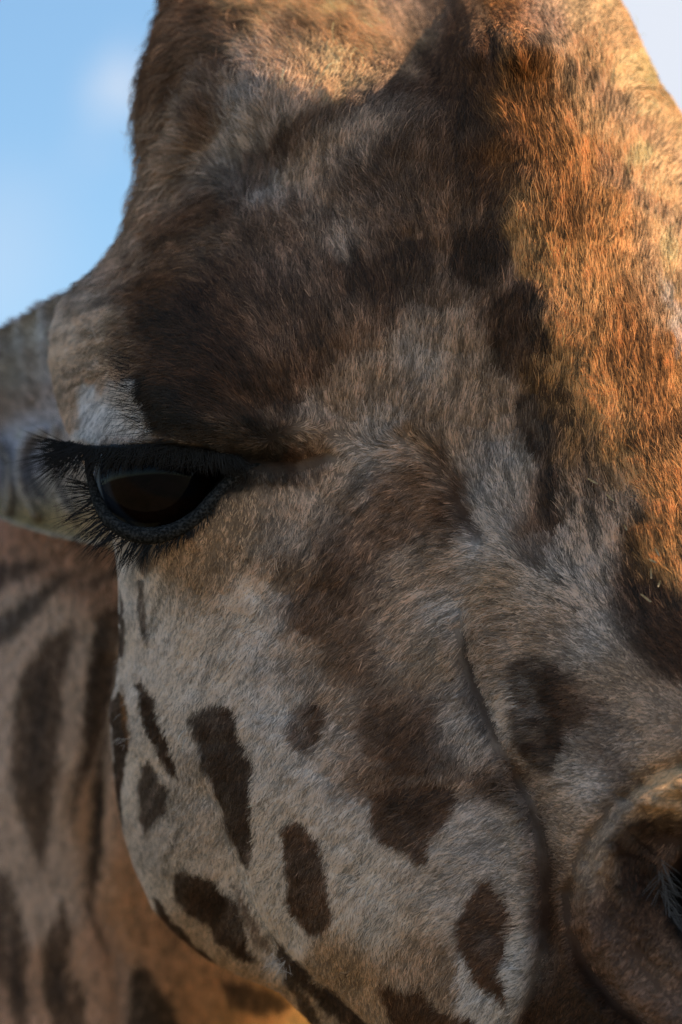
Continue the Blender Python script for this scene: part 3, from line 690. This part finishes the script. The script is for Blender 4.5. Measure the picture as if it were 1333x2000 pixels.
# a muscle fold where throat meets neck
fold = [(222, 1300), (200, 1450), (180, 1650), (185, 1760), (220, 1860), (232, 2000), (240, 2300)]
fm = near_box(Un, Vn, fold, 120) & (np.sin(th)[None] > 0)
fd, fs = poly_dist(Un[fm], Vn[fm], fold, False)
Hn[fm] -= 26 * np.exp(-(fd / 26) ** 2)
Pn = at(Un, Vn, Hn)
NPALE = (0.33, 0.26, 0.225); NDARK = (0.065, 0.046, 0.044); NMID = (0.145, 0.085, 0.062)
NECK = [
 ([(-60, 1105), (0, 1088), (60, 1080), (95, 1082), (70, 1110), (0, 1150), (-60, 1180)], NDARK, 12, .8),
 ([(-60, 1230), (0, 1190), (60, 1152), (125, 1100), (150, 1103), (95, 1165), (40, 1230), (0, 1250), (-60, 1290)], NDARK, 12, .85),
 ([(140, 1148), (195, 1108), (230, 1092), (240, 1110), (185, 1135)], NDARK, 9, .7),
 ([(95, 1232), (148, 1208), (135, 1290), (120, 1400), (112, 1500), (100, 1600), (84, 1700), (60, 1645), (34, 1580), (16, 1500), (24, 1380), (42, 1300)], NMID, 10, .9),
 ([(75, 1300), (95, 1280), (90, 1400), (78, 1560), (60, 1500), (62, 1380)], NDARK, 14, .7),
 ([(185, 1190), (240, 1170), (240, 1220), (214, 1385), (190, 1465), (165, 1535), (139, 1630), (139, 1560), (155, 1450), (165, 1350), (175, 1260)], NMID, 9, .9),
 ([(190, 1200), (210, 1200), (190, 1400), (165, 1500), (172, 1350)], NDARK, 11, .7),
 ([(235, 1390), (215, 1420), (205, 1540), (200, 1655), (186, 1720), (184, 1780), (204, 1830), (217, 1866), (188, 1825), (168, 1760), (171, 1650), (185, 1500), (208, 1420)], NMID, 8, .9),
 ([(205, 1510), (200, 1640), (186, 1700), (184, 1600), (190, 1520)], BLACK, 9, .7),
 ([(-60, 1640), (0, 1698), (20, 1703), (40, 1780), (56, 1850), (57, 1960), (45, 2040), (20, 1960), (0, 1900), (-60, 1850)], NMID, 10, .85),
 ([(10, 1800), (40, 1830), (45, 1950), (25, 1960)], NDARK, 12, .7),
 ([(125, 1738), (136, 1800), (142, 1870), (168, 1940), (170, 2060), (110, 2060), (84, 1900), (81, 1850), (100, 1790)], NMID, 8, .9),
 ([(100, 1860), (125, 1870), (130, 1950), (105, 1940)], NDARK, 12, .6),
 ([(248, 1895), (265, 1878), (288, 1876), (312, 1920), (350, 1970), (375, 2060), (370, 2200), (280, 2180), (252, 2000)], BLACK, 8, .85),
 ([(425, 1895), (480, 1908), (540, 1922), (575, 1950), (562, 1968), (505, 1976), (455, 1958)], DARK, 7, .85),
 ([(-220, 1300), (-60, 1320), (-30, 1500), (-80, 1640), (-200, 1600), (-260, 1450)], NMID, 12, .9),
 ([(70, 2080), (180, 2120), (200, 2300), (120, 2420), (30, 2300)], NMID, 12, .9), ([(-200, 2000), (-20, 2060), (0, 2250), (-120, 2350), (-240, 2200)], NMID, 12, .9),
 ([(240, 2280), (420, 2260), (460, 2450), (330, 2600), (220, 2450)], NMID, 12, .9)]


def coat_neck(u, v):
    wu = u + 8 * fbm(u, v, 60, 1, 2); wv = v + 8 * fbm(u, v, 60, 2, 2)
    pts = np.array([(0, 1050), (120, 1070), (200, 1075), (60, 1200), (150, 1350), (30, 1600), (110, 1700), (0, 1980), (100, 2000), (190, 1900), (230, 1950), (220, 1600), (260, 1700), (300, 1850), (380, 1950), (480, 1990), (600, 1990), (230, 1450), (430, 1900), (600, 1940), (620, 2030)], float)
    cs = np.array([(.26, .16, .12), (.22, .14, .11), (.20, .13, .105), NPALE, NPALE, NPALE, NPALE, (.28, .19, .15), (.30, .20, .15), (.30, .20, .15), (.28, .19, .15), (.31, .21, .155), (.27, .155, .09), (.25, .14, .08), (.25, .13, .065), (.30, .16, .06), (.40, .22, .08), (.34, .25, .20), (.26, .14, .07), (.34, .18, .06), (.45, .22, .08)])  # bright orange at lower right paints sunlight on the neck edge
    c = gauss_field(u, v, pts, cs, 45)
    c *= 2.5 * (1 + 0.12 * fbm(u, v, 50, 8, 3))[..., None] * np.array([1.04, .98, .96])
    for pl, k, soft, st in NECK:
        m = near_box(wu, wv, pl, soft * 2)
        if not m.any(): continue
        a = (st * (1 - sstep(poly_dist(wu[m], wv[m], pl), -soft, soft)))[:, None]
        c[m] = c[m] * (1 - a) + np.array(k) * a
    return np.clip(c, 0.004, 0.9)


neck_col = coat_neck(Un, Vn)
nh = Pg.reshape(-1, 3); nnk = Pn.reshape(-1, 3)
faces = np.vstack([grid_faces(len(rows), NF + NB), grid_faces(len(nv), NC, True, len(nh))])


def cap(nc, off, flip):   # close an end row with a strip of quads
    f = [[off + i, off + i + 1, off + nc - 2 - i, off + nc - 1 - i] for i in range(nc // 2 - 1)]
    return np.array(f)


faces = np.vstack([faces, cap(NF + NB, 0, 0), cap(NF + NB, (len(rows) - 1) * (NF + NB), 0), cap(NC, len(nh), 0), cap(NC, len(nh) + (len(nv) - 1) * NC, 0)])
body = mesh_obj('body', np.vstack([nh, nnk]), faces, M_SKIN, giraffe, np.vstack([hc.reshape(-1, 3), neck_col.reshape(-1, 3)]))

# ---- fur of the head
N_HEAD = 900000
u, v, P, N = sample_grid(U, V, Pg[:, :NF], Ng[:, :NF], N_HEAD, -50, 1420, -60, 2080)
dl = gauss_field(u, v, LEN[:, :2], LEN[:, 2:3], 60)[:, 0]
keep = (poly_dist(u, v, APERTURE) > 6) & (poly_dist(u, v, NOSTRIL) > -5)
eye_rim = poly_dist(u, v, APERTURE)
dl = np.where(eye_rim < 45, np.minimum(dl, 10 + 0.4 * np.clip(eye_rim, 0, 99)), dl)
u, v, P, N, dl = u[keep], v[keep], P[keep], N[keep], dl[keep]
fl = gauss_field(u, v, FLOW[:, :2], FLOW[:, 2:4], 42); fl /= np.linalg.norm(fl, axis=-1, keepdims=True) + 1e-9
cl_ = coat(u, v)
dl = dl * 0.74; messy = np.where(v < 480, 0.30, 0.17); lit = (u > 960 + 0.12 * v) & (v < 1200); nose = (u > 1100) & (v > 1500); messy = np.where(lit, 0.2, messy); dl = np.where(lit, dl * 1.35, dl)
Q, rad, C = strands(u, v, P, N, fl, dl, np.where((v < 560) & (u - np.interp(v, rows, L) < 60) & (R.random(len(u)) < 0.10), 1.0, np.where(v < 180, 0.5, np.where(v < 480, 0.42, np.where(lit, .27, .30)))), cl_, 5, np.where(lit, 1.35, np.where(nose, 1.9, 1.3)), 8.0, messy, 0.5, np.where(lit, 1.75, 1.05 - 0.35 * sstep(v, 1100, 1350)), np.where(lit, .65, .38))  # glints and dark gaps of the sunlit side put into the hair streaks
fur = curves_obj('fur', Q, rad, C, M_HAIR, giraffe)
fur['kind'] = 'stuff'
# ---- longer stray hairs
u, v, P, N = sample_grid(U, V, Pg[:, :NF], Ng[:, :NF], 3200, -50, 1420, -60, 2080)
keep = (poly_dist(u, v, APERTURE) > 40) & (poly_dist(u, v, NOSE_HOLLOW) > 0) & (R.random(len(u)) < np.where(v < 600, .6, 0.1))
u, v, P, N = u[keep], v[keep], P[keep], N[keep]
fl = gauss_field(u, v, FLOW[:, :2], FLOW[:, 2:4], 42); fl /= np.linalg.norm(fl, axis=-1, keepdims=True) + 1e-9
dl = gauss_field(u, v, LEN[:, :2], LEN[:, 2:3], 60)[:, 0] * 1.15
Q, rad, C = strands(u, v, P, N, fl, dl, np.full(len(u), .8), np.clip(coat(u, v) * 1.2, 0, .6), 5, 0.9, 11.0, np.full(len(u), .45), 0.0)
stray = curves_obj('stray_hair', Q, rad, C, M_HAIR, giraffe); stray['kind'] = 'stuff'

# ---- fur of the neck
Nn = grid_normals(Pn)
Nn = np.where((Nn[:, 20:110].mean((0, 1)) @ FRONT) < 0, -Nn, Nn)
u, v, P, N = sample_grid(Un, Vn, Pn, Nn, 90000, -80, 720, 1000, 2080)
fl = np.tile([-.1, 1.0], (len(u), 1))
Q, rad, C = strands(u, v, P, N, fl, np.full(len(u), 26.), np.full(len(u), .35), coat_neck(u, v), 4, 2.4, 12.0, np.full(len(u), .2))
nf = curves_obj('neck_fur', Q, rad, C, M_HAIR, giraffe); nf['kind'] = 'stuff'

# ---- ear
na, nb = 160, 120
top = catmull([(330, 520), (130, 574), (60, 610), (0, 643), (-150, 690), (-400, 730), (-650, 700), (-760, 690)], na)
bot = catmull([(330, 1110), (205, 1068), (130, 1052), (60, 1034), (0, 1012), (-150, 950), (-400, 850), (-650, 740), (-760, 700)], na)
bb = np.linspace(0, 1, nb)
UE = top[:, None, 0] * (1 - bb) + bot[:, None, 0] * bb; VE = top[:, None, 1] * (1 - bb) + bot[:, None, 1] * bb
aa = np.linspace(0, 1, na)[:, None]
HE = -430 - 560 * aa - 150 * np.sin(np.pi * bb)[None] ** 0.8 * np.sin(np.pi * np.clip(aa + 0.15, 0, 1)) ** 0.6
EF = [([(85, 845), (60, 850), (42, 880), (36, 920), (45, 965), (70, 1010)], 34, 9), ([(-30, 850), (0, 868), (18, 900), (20, 950), (15, 1000)], 34, 9), ([(110, 840), (100, 900), (110, 960), (140, 1010)], 20, 10),
      ([(-10, 1008), (60, 1032), (130, 1050), (200, 1065)], 14, 7), ([(40, 620), (50, 700), (60, 780)], 10, 12), ([(90, 600), (95, 680), (105, 760)], 10, 12)]
for pts, a, wd in EF:
    dd, _ = poly_dist(UE, VE, pts, False); HE = HE + a * np.exp(-(dd / wd) ** 2)
PE = at(UE, VE, HE)


def coat_ear(u, v):
    pts = np.array([(0, 660), (60, 640), (120, 620), (30, 740), (90, 720), (140, 760), (0, 800), (60, 800), (110, 820), (70, 850), (120, 880), (60, 900), (20, 900), (0, 950), (80, 960), (150, 960), (0, 990), (80, 1010), (150, 1030), (200, 1050), (-100, 800), (-400, 800)], float)
    cs = np.array([(.19, .19, .20), (.26, .25, .24), (.22, .20, .19), (.17, .15, .13), (.20, .17, .15), (.13, .10, .09), (.15, .11, .085), (.17, .12, .09), (.22, .18, .16), (.36, .34, .35), (.26, .20, .16), (.20, .18, .18), (.26, .24, .24), (.17, .13, .11), (.20, .15, .11), (.20, .145, .10), (.17, .115, .05), (.19, .12, .045), (.21, .13, .055), (.20, .12, .06), (.2, .15, .12), (.2, .15, .12)])
    c = gauss_field(u, v, pts, cs, 24)
    c *= 2.9 * (1 + 0.3 * fbm(u * 2.2, v * 0.6, 60, 8, 3))[..., None] * np.array([.95, 1, 1.15])
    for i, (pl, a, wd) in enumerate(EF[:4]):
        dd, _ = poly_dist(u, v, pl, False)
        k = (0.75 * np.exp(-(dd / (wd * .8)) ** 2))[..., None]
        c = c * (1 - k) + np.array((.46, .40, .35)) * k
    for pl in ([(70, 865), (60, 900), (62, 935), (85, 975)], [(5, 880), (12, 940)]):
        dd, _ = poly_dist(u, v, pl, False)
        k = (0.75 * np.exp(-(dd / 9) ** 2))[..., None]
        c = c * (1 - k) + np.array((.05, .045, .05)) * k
    return np.clip(c, 0.004, .9)


PB = PE + (FRONT * -0.006)[None, None] * np.sin(np.pi * np.clip(bb, 0.02, 0.98))[None, :, None]
ec = coat_ear(UE, VE)
ev = np.vstack([PE.reshape(-1, 3), PB.reshape(-1, 3)])
nE = na * nb
fE = np.vstack([grid_faces(na, nb, False), grid_faces(na, nb, False, nE)[:, ::-1]])
rim = []
for i in range(na - 1):
    for j in (0, nb - 1):
        a0, a1 = i * nb + j, (i + 1) * nb + j
        rim.append([a0, a1, a1 + nE, a0 + nE])
ear = mesh_obj('ear', ev, np.vstack([fE, rim]), M_SKIN, giraffe, np.vstack([ec.reshape(-1, 3), ec.reshape(-1, 3)]))
NE = grid_normals(PE); NE = np.where((NE.mean((0, 1)) @ FRONT) < 0, -NE, NE)
u, v, P, N = sample_grid(UE, VE, PE, NE, 26000, -80, 330, 500, 1120)
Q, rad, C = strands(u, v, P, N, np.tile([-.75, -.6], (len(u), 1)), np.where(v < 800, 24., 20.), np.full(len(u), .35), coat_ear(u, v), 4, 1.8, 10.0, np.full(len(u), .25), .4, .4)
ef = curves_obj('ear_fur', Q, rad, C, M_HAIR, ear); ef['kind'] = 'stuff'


# ---- tubes for the eyelids
def tube(path, radii, name, m, parent, flat=1.0, seg=18, n=90):
    p = catmull(path, n); rd = catmull([(r, 0) for r in radii], n)[:, 0]
    C3 = at(p[:, 0], p[:, 1], p[:, 2])
    T = np.gradient(C3, axis=0); T /= np.linalg.norm(T, axis=1, keepdims=True)
    A = np.cross(T, FRONT); A /= np.linalg.norm(A, axis=1, keepdims=True); B = np.cross(A, T)
    a = np.linspace(0, 2 * np.pi, seg, endpoint=False)
    jit = 1 + 0.10 * fbm(np.arange(n)[:, None] * 9.0, a[None] * 20, 20, 3, 3)
    ring = C3[:, None] + (rd[:, None, None] * S) * jit[..., None] * (np.cos(a)[None, :, None] * A[:, None] * flat + np.sin(a)[None, :, None] * B[:, None])
    return mesh_obj(name, ring.reshape(-1, 3), np.vstack([grid_faces(n, seg), cap(seg, 0, 0), cap(seg, (n - 1) * seg, 0)]), m, parent)


M_LID = plain('eyelid_skin', (0.003, 0.003, 0.003), 0.75, 700.0, (0.040, 0.037, 0.036), 1.0, 0.12)
M_LID2 = plain('upper_lid_skin', (0.008, 0.008, 0.009), 0.6, 900.0, (0.01, 0.01, 0.011), 0.5, 0.15)
lower_lid = tube([(168, 892, -95), (176, 930, -70), (190, 975, -48), (212, 1013, -25), (248, 1038, -5), (295, 1046, 5), (345, 1034, 8), (390, 1005, 8), (425, 965, 5), (465, 925, 0), (510, 905, -18)],
                 [4, 9, 13, 16, 18, 19, 18, 17, 15, 12, 5], 'lower_eyelid', M_LID, giraffe, 0.85)
upper_lid = tube([(132, 866, -150), (170, 876, -85), (230, 878, -25), (300, 876, 12), (370, 880, 22), (425, 888, 16), (455, 896, 4), (480, 903, -14)],
                 [5, 9, 11, 12, 12, 12, 10, 5], 'upper_eyelid', M_LID2, giraffe, 0.8)

# ---- eyeball
m, g = mat('eyeball')
tcx = g.n('ShaderNodeTexCoord')
sx = g.n('ShaderNodeSeparateXYZ'); g.l(tcx.outputs['Object'], sx.inputs[0])
# object z = towards gaze, x = along the slit pupil, y = up
r2 = g.math('ADD', g.math('MULTIPLY', sx.outputs[0], sx.outputs[0]), g.math('MULTIPLY', sx.outputs[1], sx.outputs[1]))
rr_ = g.math('SQRT', r2)
px = g.math('DIVIDE', sx.outputs[0], 0.66); py = g.math('DIVIDE', sx.outputs[1], 0.42)
pr = g.math('SQRT', g.math('ADD', g.math('MULTIPLY', px, px), g.math('MULTIPLY', py, py)))
nn = g.n('ShaderNodeTexNoise', i_Scale=9.0, i_Detail=6.0); g.l(tcx.outputs['Object'], nn.inputs['Vector'])
iris = g.mixc(nn.outputs['Fac'], (0.002, 0.0012, 0.001, 1), (0.010, 0.004, 0.002, 1))
c = g.mixc(g.ramp(pr, (0.82, 1.08)), (0.002, 0.002, 0.003, 1), iris)
c = g.mixc(g.ramp(rr_, (0.80, 0.86)), c, (0.010, 0.012, 0.018, 1))
c = g.mixc(g.ramp(rr_, (0.93, 0.965)), c, (0.16, 0.18, 0.21, 1))
p = g.n('ShaderNodeBsdfPrincipled', i_Roughness=0.06)
p.inputs['Specular IOR Level'].default_value = 0.09
g.l(c, p.inputs['Base Color'])
o_ = g.n('ShaderNodeOutputMaterial'); g.l(p.outputs[0], o_.inputs[0])
th_, ph_ = np.meshgrid(np.linspace(0.001, np.pi - 0.001, 65), np.linspace(0, 2 * np.pi, 96, endpoint=False), indexing='ij')
sv = np.stack([np.sin(th_) * np.cos(ph_), np.sin(th_) * np.sin(ph_), np.cos(th_) * (1 + 0.05 * np.exp(-(th_ / 0.6) ** 2))], -1)
eyeball = mesh_obj('eyeball', sv.reshape(-1, 3), grid_faces(65, 96), m, giraffe)
ec_ = at(306, 940, -112)
gz = ROT @ np.array([0.20, -0.96, 0.14]); gz /= np.linalg.norm(gz)
xa = ROT @ np.array([0.96, 0, -0.2]); xa -= gz * (xa @ gz); xa /= np.linalg.norm(xa); ya = np.cross(gz, xa)
er = 126 * S
eyeball.matrix_local = Matrix(((xa[0] * er, ya[0] * er, gz[0] * er, ec_[0]), (xa[1] * er, ya[1] * er, gz[1] * er, ec_[1]), (xa[2] * er, ya[2] * er, gz[2] * er, ec_[2]), (0, 0, 0, 1)))
# tear line on the inner lower lid edge, its bright reflection painted pale
M_TEAR_GLINT = plain('tear_line_glint', (0.62, 0.70, 0.78), 0.12, 0, None, 0, 0.8, 0.6)
tear = tube([(213, 952, -16), (226, 973, -4), (242, 991, 4), (260, 1005, 9), (272, 1010, 10)], [0.8, 2.0, 3.0, 4.6, 1.2], 'tear_line', M_TEAR_GLINT, eyeball)
tear.matrix_parent_inverse = eyeball.matrix_local.inverted()


# ---- lashes
def lashes(path, n, dirpts, lenpts, name, outward, spread=0.22, wid=2.6, sag=0.25, jitter=6):
    t_ = R.random(n); pp = catmull(path, 400); i = (t_ * 399).astype(int)
    uu = pp[i, 0] + R.normal(0, 1.5, n); vv = pp[i, 1] + R.normal(0, jitter, n) * 0.6; hh = pp[i, 2] + R.normal(0, 3, n)
    tuft = np.floor(t_ * n / 6) * 6 / n
    dpt = np.array(dirpts, float); dx = np.interp(t_, dpt[:, 0], dpt[:, 1]); dy = np.interp(t_, dpt[:, 0], dpt[:, 2])
    lp = np.array(lenpts, float); ln = np.interp(t_, lp[:, 0], lp[:, 1]) * (0.65 + 0.45 * R.random(n))
    an = np.arctan2(dy, dx) + R.normal(0, spread, n) * 0.6 + spread * 2.2 * (_T[(tuft * 997).astype(int) & 255, 5] - 0.5)
    dx, dy = np.cos(an), np.sin(an)
    k = 7; s = np.linspace(0, 1, k)
    f0 = outward * (0.6 + 0.6 * R.random(n))
    X = uu[:, None] + (ln * dx)[:, None] * s - (ln * dy * 0)[:, None]
    Y = vv[:, None] + (ln * dy)[:, None] * s + (ln * sag)[:, None] * (s ** 2 - s) * -0.6
    Z = hh[:, None] + (ln * f0)[:, None] * (s - 0.55 * s ** 2)
    Q = at(X, Y, Z)
    rad = (wid * (0.7 + 0.5 * R.random(n)))[:, None] * np.interp(s, [0, .5, 1], [1, .75, .1])[None] * 0.5 * S
    C = np.broadcast_to(np.array((.010, .009, .010)), Q.shape) * (0.6 + 1.1 * R.random(n))[:, None, None]
    o = curves_obj(name, Q, rad, C, M_LASH, giraffe); o['kind'] = 'stuff'
    return o


up_path = [(128, 864, -146), (165, 872, -78), (230, 875, -8), (300, 873, 28), (370, 877, 38), (430, 886, 32), (475, 897, 14)]
lashes(up_path, 1000, [(0, -.95, .12), (.08, -.88, .42), (.2, -.6, .8), (.32, -.32, .95), (.55, -.12, 1), (.8, .1, 1), (1, .5, .8)],
       [(0, 80), (.06, 128), (.2, 98), (.3, 56), (.5, 44), (.8, 44), (1, 36)], 'upper_eyelashes', 0.3, 0.34, 1.7, 0.25, 5)
low_path = [(178, 948, -65), (190, 985, -42), (212, 1022, -22), (245, 1050, -4), (285, 1062, 4), (330, 1056, 8), (370, 1038, 12), (410, 1005, 12), (450, 960, 6)]
lashes(low_path, 330, [(0, -1, .12), (.18, -.85, .5), (.36, -.62, .78), (.52, -.42, .9), (.72, -.3, .9), (1, .2, .9)],
       [(0, 72), (.15, 104), (.33, 92), (.5, 70), (.72, 28), (1, 16)], 'lower_eyelashes', 0.35, 0.3, 1.7, -0.15, 4)
lashes([(245, 712, -90), (262, 760, -20), (285, 810, 20), (330, 850, 40), (400, 868, 48)], 240, [(0, -1, -.12), (.3, -1, -.02), (.6, -.95, .12), (1, -.8, .35)],
       [(0, 60), (.3, 78), (.6, 80), (1, 50)], 'brow_hair', 0.3, 0.4, 0.9, 0.1, 45)
# pale hairs fringing the nostril
nose_path = [(1290, 1690, 255), (1296, 1740, 245), (1308, 1790, 240), (1325, 1840, 240), (1345, 1880, 240)]


def tuft(path, n, dirs, ln0, colour, name, wid=1.6, spread=.25, out=.3):
    pp = catmull(path, 200); i = (R.random(n) * 199).astype(int)
    uu = pp[i, 0] + R.normal(0, 6, n); vv = pp[i, 1] + R.normal(0, 6, n); hh = pp[i, 2]
    an = math.atan2(dirs[1], dirs[0]) + R.normal(0, spread, n); ln = ln0 * (.5 + .7 * R.random(n))
    s = np.linspace(0, 1, 6)
    X = uu[:, None] + (ln * np.cos(an))[:, None] * s; Y = vv[:, None] + (ln * np.sin(an))[:, None] * s + 6 * s[None] ** 2
    Z = hh[:, None] + (ln * out)[:, None] * (s - .7 * s ** 2)
    rad = np.full(n, wid)[:, None] * np.interp(s, [0, .6, 1], [1, .8, .15])[None] * .5 * S
    C = np.broadcast_to(np.array(colour), X.shape + (3,)) * (0.6 + .8 * R.random(n))[:, None, None]
    o = curves_obj(name, at(X, Y, Z), rad, C, M_HAIR, giraffe); o['kind'] = 'stuff'
    return o


tuft(nose_path, 160, (.5, .85), 55, (.10, .095, .10), 'nostril_hair', 1.2, .5, .12)
tuft([(530, 1868, -110), (545, 1880, -100), (560, 1890, -95)], 45, (-.6, .8), 24, GREY, 'chin_tuft', 0.9, .7, .4)
tuft([(236, 1290, -190), (242, 1310, -185), (238, 1436, -210), (246, 1450, -205)], 18, (-.95, .1), 16, GREY, 'jaw_tuft', 0.9, .6, .5)

# ------------------------------------------------------------------ chaff caught in the fur of the nose
M_CHAFF = plain('dry_straw', (0.42, 0.29, 0.15), 0.7, 700.0, (0.25, 0.16, 0.08), 0.3)
CH = [(1158, 940, 30, 30, 'thin bent straw chip lying in the shade beside the sunlit nose fur'),
      (1192, 972, 26, 42, 'pale straw chip just right of and below the bent one'),
      (1284, 1078, 24, 62, 'pale straw flake at the edge of the sunlit nose fur'),
      (1272, 1120, 28, 88, 'upright straw chip on the dark nose fur'),
      (1288, 1140, 18, 110, 'short straw chip beside the upright one'),
      (1262, 1168, 34, 38, 'longest straw sliver, low on the dark nose fur'),
      (1276, 1096, 20, 25, 'small straw flake above the upright chip'),
      (1222, 1030, 16, 60, 'tiny pale straw speck in shaded fur near the sunlit edge')]
for (cu, cv2, ln, ang, lab) in CH:
    a = math.radians(ang); ux, uy = math.cos(a), math.sin(a); wx, wy = -uy, ux
    h0 = float(height(np.array([[float(cu)]]), np.array([[float(cv2)]]))[0, 0]) + 9
    vs = []
    for i, s_ in enumerate(np.linspace(-.38, .38, 5)):
        ww = 1.9 * (1 - 0.5 * abs(s_) * 1.6)
        for zz in (0, 2.2):
            for sd in (-1, 1):
                vs.append((cu + ux * ln * s_ + wx * ww * sd, cv2 + uy * ln * s_ + wy * ww * sd, h0 + zz + 5 * s_ * s_ * 4))
    vs = np.array(vs); fc = []
    for i in range(4):
        b = i * 4; fc += [[b, b + 1, b + 5, b + 4], [b + 2, b + 6, b + 7, b + 3], [b, b + 4, b + 6, b + 2], [b + 1, b + 3, b + 7, b + 5]]
    fc += [[0, 2, 3, 1], [16, 17, 19, 18]]
    o = mesh_obj('straw_chip', at(vs[:, 0], vs[:, 1], vs[:, 2]), np.array(fc), M_CHAFF, None, None, False)
    o['label'] = lab; o['category'] = 'straw chip'; o['group'] = 'straw chips caught in the nose fur'

# ------------------------------------------------------------------ ground
m, g = mat('dry_ground')
tcx = g.n('ShaderNodeTexCoord')
n1 = g.n('ShaderNodeTexNoise', i_Scale=0.4, i_Detail=9.0, i_Roughness=0.65); g.l(tcx.outputs['Object'], n1.inputs['Vector'])
n2 = g.n('ShaderNodeTexNoise', i_Scale=30.0, i_Detail=6.0); g.l(tcx.outputs['Object'], n2.inputs['Vector'])
c = g.mixc(g.ramp(n1.outputs['Fac'], (.4, .62)), (0.20, 0.155, 0.105, 1), (0.09, 0.10, 0.045, 1))
c = g.mixc(g.math('MULTIPLY', n2.outputs['Fac'], .5), c, (0.12, 0.08, 0.05, 1))
b = g.n('ShaderNodeBump', i_Strength=0.5); g.l(n2.outputs['Fac'], b.inputs['Height'])
p = g.n('ShaderNodeBsdfPrincipled', i_Roughness=0.95); g.l(c, p.inputs['Base Color']); g.l(b.outputs[0], p.inputs['Normal'])
o_ = g.n('ShaderNodeOutputMaterial'); g.l(p.outputs[0], o_.inputs[0])
gx, gy = np.meshgrid(np.linspace(-1, 1, 61), np.linspace(-1, 1, 61), indexing='ij')
gx = np.sign(gx) * np.abs(gx) ** 3 * 1500; gy = np.sign(gy) * np.abs(gy) ** 3 * 1500
rdist = np.hypot(gx, gy)
gzz = -1.25 + 0.15 * fbm(gx, gy, 6, 2) * sstep(rdist, 2, 10)
ground = mesh_obj('ground', np.stack([gx, gy, gzz], -1).reshape(-1, 3), grid_faces(61, 61, False), m)
ground['kind'] = 'structure'
